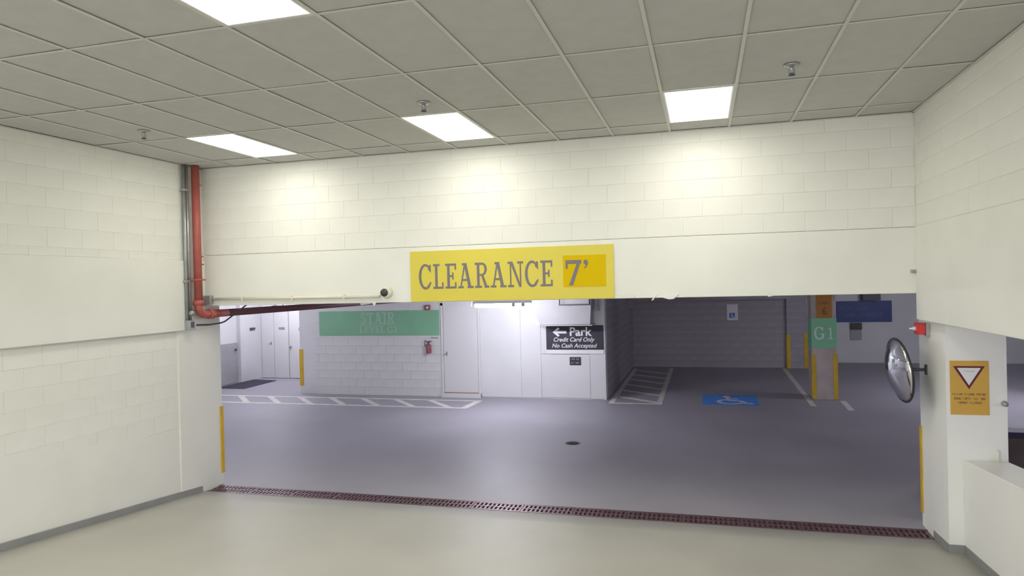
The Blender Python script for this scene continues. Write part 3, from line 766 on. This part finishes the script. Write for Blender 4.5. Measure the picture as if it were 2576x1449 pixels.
# tube lights
def strip_light(x, y, z, L, label, segs=None, alongx=True):
    t = thing('tube_light', label, 'tube light', (x, y, z), 'garage tube lights')
    hz = z + 0.05
    def bx(a, b, dy0, dy1, z0, z1):
        return MB().box(x+a, x+b, y+dy0, y+dy1, z0, z1) if alongx else MB().box(x+dy0, x+dy1, y+a, y+b, z0, z1)
    bx(-L/2, L/2, -0.06, 0.06, hz, hz+0.05).build('housing', 'white', t)
    for (a, b) in (segs or [(-L/2+.02, L/2-.02)]):
        p, q = ((x+a, y, z+0.012), (x+b, y, z+0.012)) if alongx else ((x, y+a, z+0.012), (x, y+b, z+0.012))
        MB().tube([p, q], 0.04, 14).build('tube', 'tube', t)
    for a in (-L/2+0.1, L/2-0.1):
        p = (x+a, y, hz+0.05) if alongx else (x, y+a, hz+0.05)
        MB().tube([p, (p[0], p[1], GZ)], 0.006, 6).build('hanger_rod', 'galv', t)
    return t
tl = strip_light(2.49, 5.5, 2.178, 1.18, 'glowing tube light hanging just below the lintel under the yellow sign', segs=[(-0.565, 0.20), (0.285, 0.395), (0.485, 0.575)])
MB().box(2.70, 2.765, 5.45, 5.55, 2.17, 2.25).box(2.895, 2.965, 5.45, 5.55, 2.17, 2.25).build('lamp_holder', 'greyp', tl)
MB().tube([(1.86,5.5,2.30),(1.83,5.5,2.17)], 0.006, 6).build('pull_chain', 'white', tl)
for (x, y, lx, lab) in ((-5.0, 8.6, True, 'ceiling tube light by the corridor doors, hidden behind the lintel'), (-3.9, 5.0, True, 'added tube light over the walkway, unseen, brightening the stair wall'), (12.6, 7.6, True, 'added tube light facing the navy sign, unseen behind the column'), (14.8, -4.5, False, 'added tube light beyond the parapet, unseen behind the beam')):  # walkway, navy sign and parapet lamps are added, unseen, to lift the garage
    strip_light(x, y, 2.68, 0.64 if x < 0 else 1.24, lab, alongx=lx)

# corridor details
tag(MB().box(-5.85, -5.69, 9.95, 10.05, 2.0, 2.14).tube([(-5.77,10.0,2.14),(-5.77,10.0,GZ)], 0.012, 6).build('exit_light', 'dark'), 'small dark hanging unit over the corridor doors', 'hanging unit')
tag(MB().tube([(-4.90,10.04,1.54),(-4.99,10.0,1.48),(-5.01,10.0,1.42),(-4.96,10.0,1.40),(-4.90,10.0,1.44)], 0.009, 6).build('wire_hook', 'dark'), 'thin dark wire hook on the door beside the stair wall', 'hook')

# accessible bay sign and box
t = thing('bay_sign', 'white accessible parking sign with blue symbol on the dim end wall', 'sign', (7.15, 13.45, 1.38))
MB().box(6.998, 7.308, 13.482, 13.496, 1.383, 1.850).bevel(0.004).build('board', 'signwhite', t)
MB().box(7.065, 7.22, 13.478, 13.483, 1.455, 1.60).build('symbol_field', 'symblue', t)
MB().lathe([(0.02,0.0),(0.02,0.003),(0.0,0.003)], (7.13,13.478,1.58), (0,-1,0), 12).prism([(7.12,1.56),(7.14,1.56),(7.15,1.51),(7.19,1.505),(7.195,1.47),(7.17,1.47),(7.165,1.49),(7.13,1.49)], 'y', 13.475, 13.478).build('symbol', 'signwhite', t)
tag(MB().box(4.25, 4.40, 12.1, 12.35, 1.83, 2.07).bevel(0.005).build('electrical_box', 'greyp'), 'grey electrical box high on the bay side wall', 'box')

# pillar with green band
t = thing('garage_pillar', 'bare concrete pillar with green G1 band and orange sign', 'pillar', (8.78, 8.35, 0))
px0, px1, py0, py1 = 8.535, 9.02, 8.08, 8.62
MB().box(px0, px1, py0, py1, 0, GZ).bevel(0.012).build('shaft', 'conc', t)
MB().box(px0-.004, px1+.004, py0-.004, py1+.004, 1.095, 1.722).build('painted_band', 'greenp', t)
serif_text(board_of(t), 'G', 8.585, 8.795, 1.28, 1.545, py0-.004, 'palelet', name='band_lettering')
serif_text(board_of(t), '1', 8.86, 8.955, 1.285, 1.525, py0-.004, 'palelet', name='band_lettering')
t = thing('pillar_sign', 'orange sign above the green band on the pillar', 'sign', (8.78, 8.07, 1.73))
MB().box(8.63, 8.935, py0-.012, py0-.0005, 1.728, 2.25).build('board', 'orange', t)
plain_text(board_of(t), '6', 8.745, 8.835, 1.79, 1.955, py0-.012, 'brownlet', bold=0.03)
worn_text(board_of(t), 8.68, 8.89, 2.02, 2.07, py0-.012, 'brownlet', 6)
guard(px0, py0, 1, 1, 0.03, 0.96, 'yellow corner guard on the green banded pillar, bay line side', 0.075)
guard(px1, py0, -1, 1, 0.02, 0.98, 'yellow corner guard on the green banded pillar, blue sign side', 0.075)
guard(8.62, 13.4, 1, 1, 0.0, 0.97, 'yellow corner guard on the block pier next to the bay end wall', 0.09)
guard(9.16, 13.4, -1, 1, 0.0, 1.0, 'yellow corner guard on the block pier, just behind the green banded pillar', 0.09)

# blue sign and boxes
t = thing('blue_sign', 'wide navy blue sign with two worn lines of lettering', 'sign', (10.93, 14.85, 1.2))
MB().box(10.175, 11.68, 14.872, 14.899, 1.212, 1.84).bevel(0.003).build('board', 'blue', t)
worn_text(board_of(t), 10.27, 11.10, 1.575, 1.675, 14.872, 'bluelet', 11)
worn_text(board_of(t), 10.245, 11.485, 1.375, 1.485, 14.872, 'bluelet', 15, gaps=(6,))
tag(MB().box(10.85, 11.33, 14.6, 14.899, 1.86, GZ).bevel(0.006).build('conduit_box', 'dark'), 'dark box hanging above the navy blue sign', 'box')
t = thing('call_station', 'pale wall unit with a dark hood under the navy blue sign', 'wall unit', (10.7, 14.88, 0.7))
MB().box(10.55, 10.855, 14.80, 14.899, 1.0, 1.195).bevel(0.006).build('hood', 'black', t)
MB().box(10.55, 10.855, 14.86, 14.899, 0.68, 0.998).bevel(0.006).build('panel', 'greyp', t)

# seen through the gap over the parapet
t = thing('kerb_wall', 'low brown stained kerb wall beyond the parapet', 'kerb', (10.6, 2.3, 0))
MB().box(9.3, 13.5, 2.2, 2.45, 0.0, 0.55).build('face', 'kerb', t)
MB().box(9.28, 13.52, 2.18, 2.47, 0.55, 0.625).build('coping', 'kerbtop', t)
t = thing('standpipe', 'dark maroon standpipe seen over the parapet', 'pipe', (12.8, 8.9, 0))
MB().tube([(13.02,9.3,0),(13.02,9.3,GZ)], 0.055, 14).build('pipe', 'maroon', t)
MB().lathe([(0.11,0.0),(0.11,0.12),(0.06,0.2)], (13.02,9.3,0.0), (0,0,1), 14).build('foot', 'maroon', t)

bpy.context.view_layer.update()
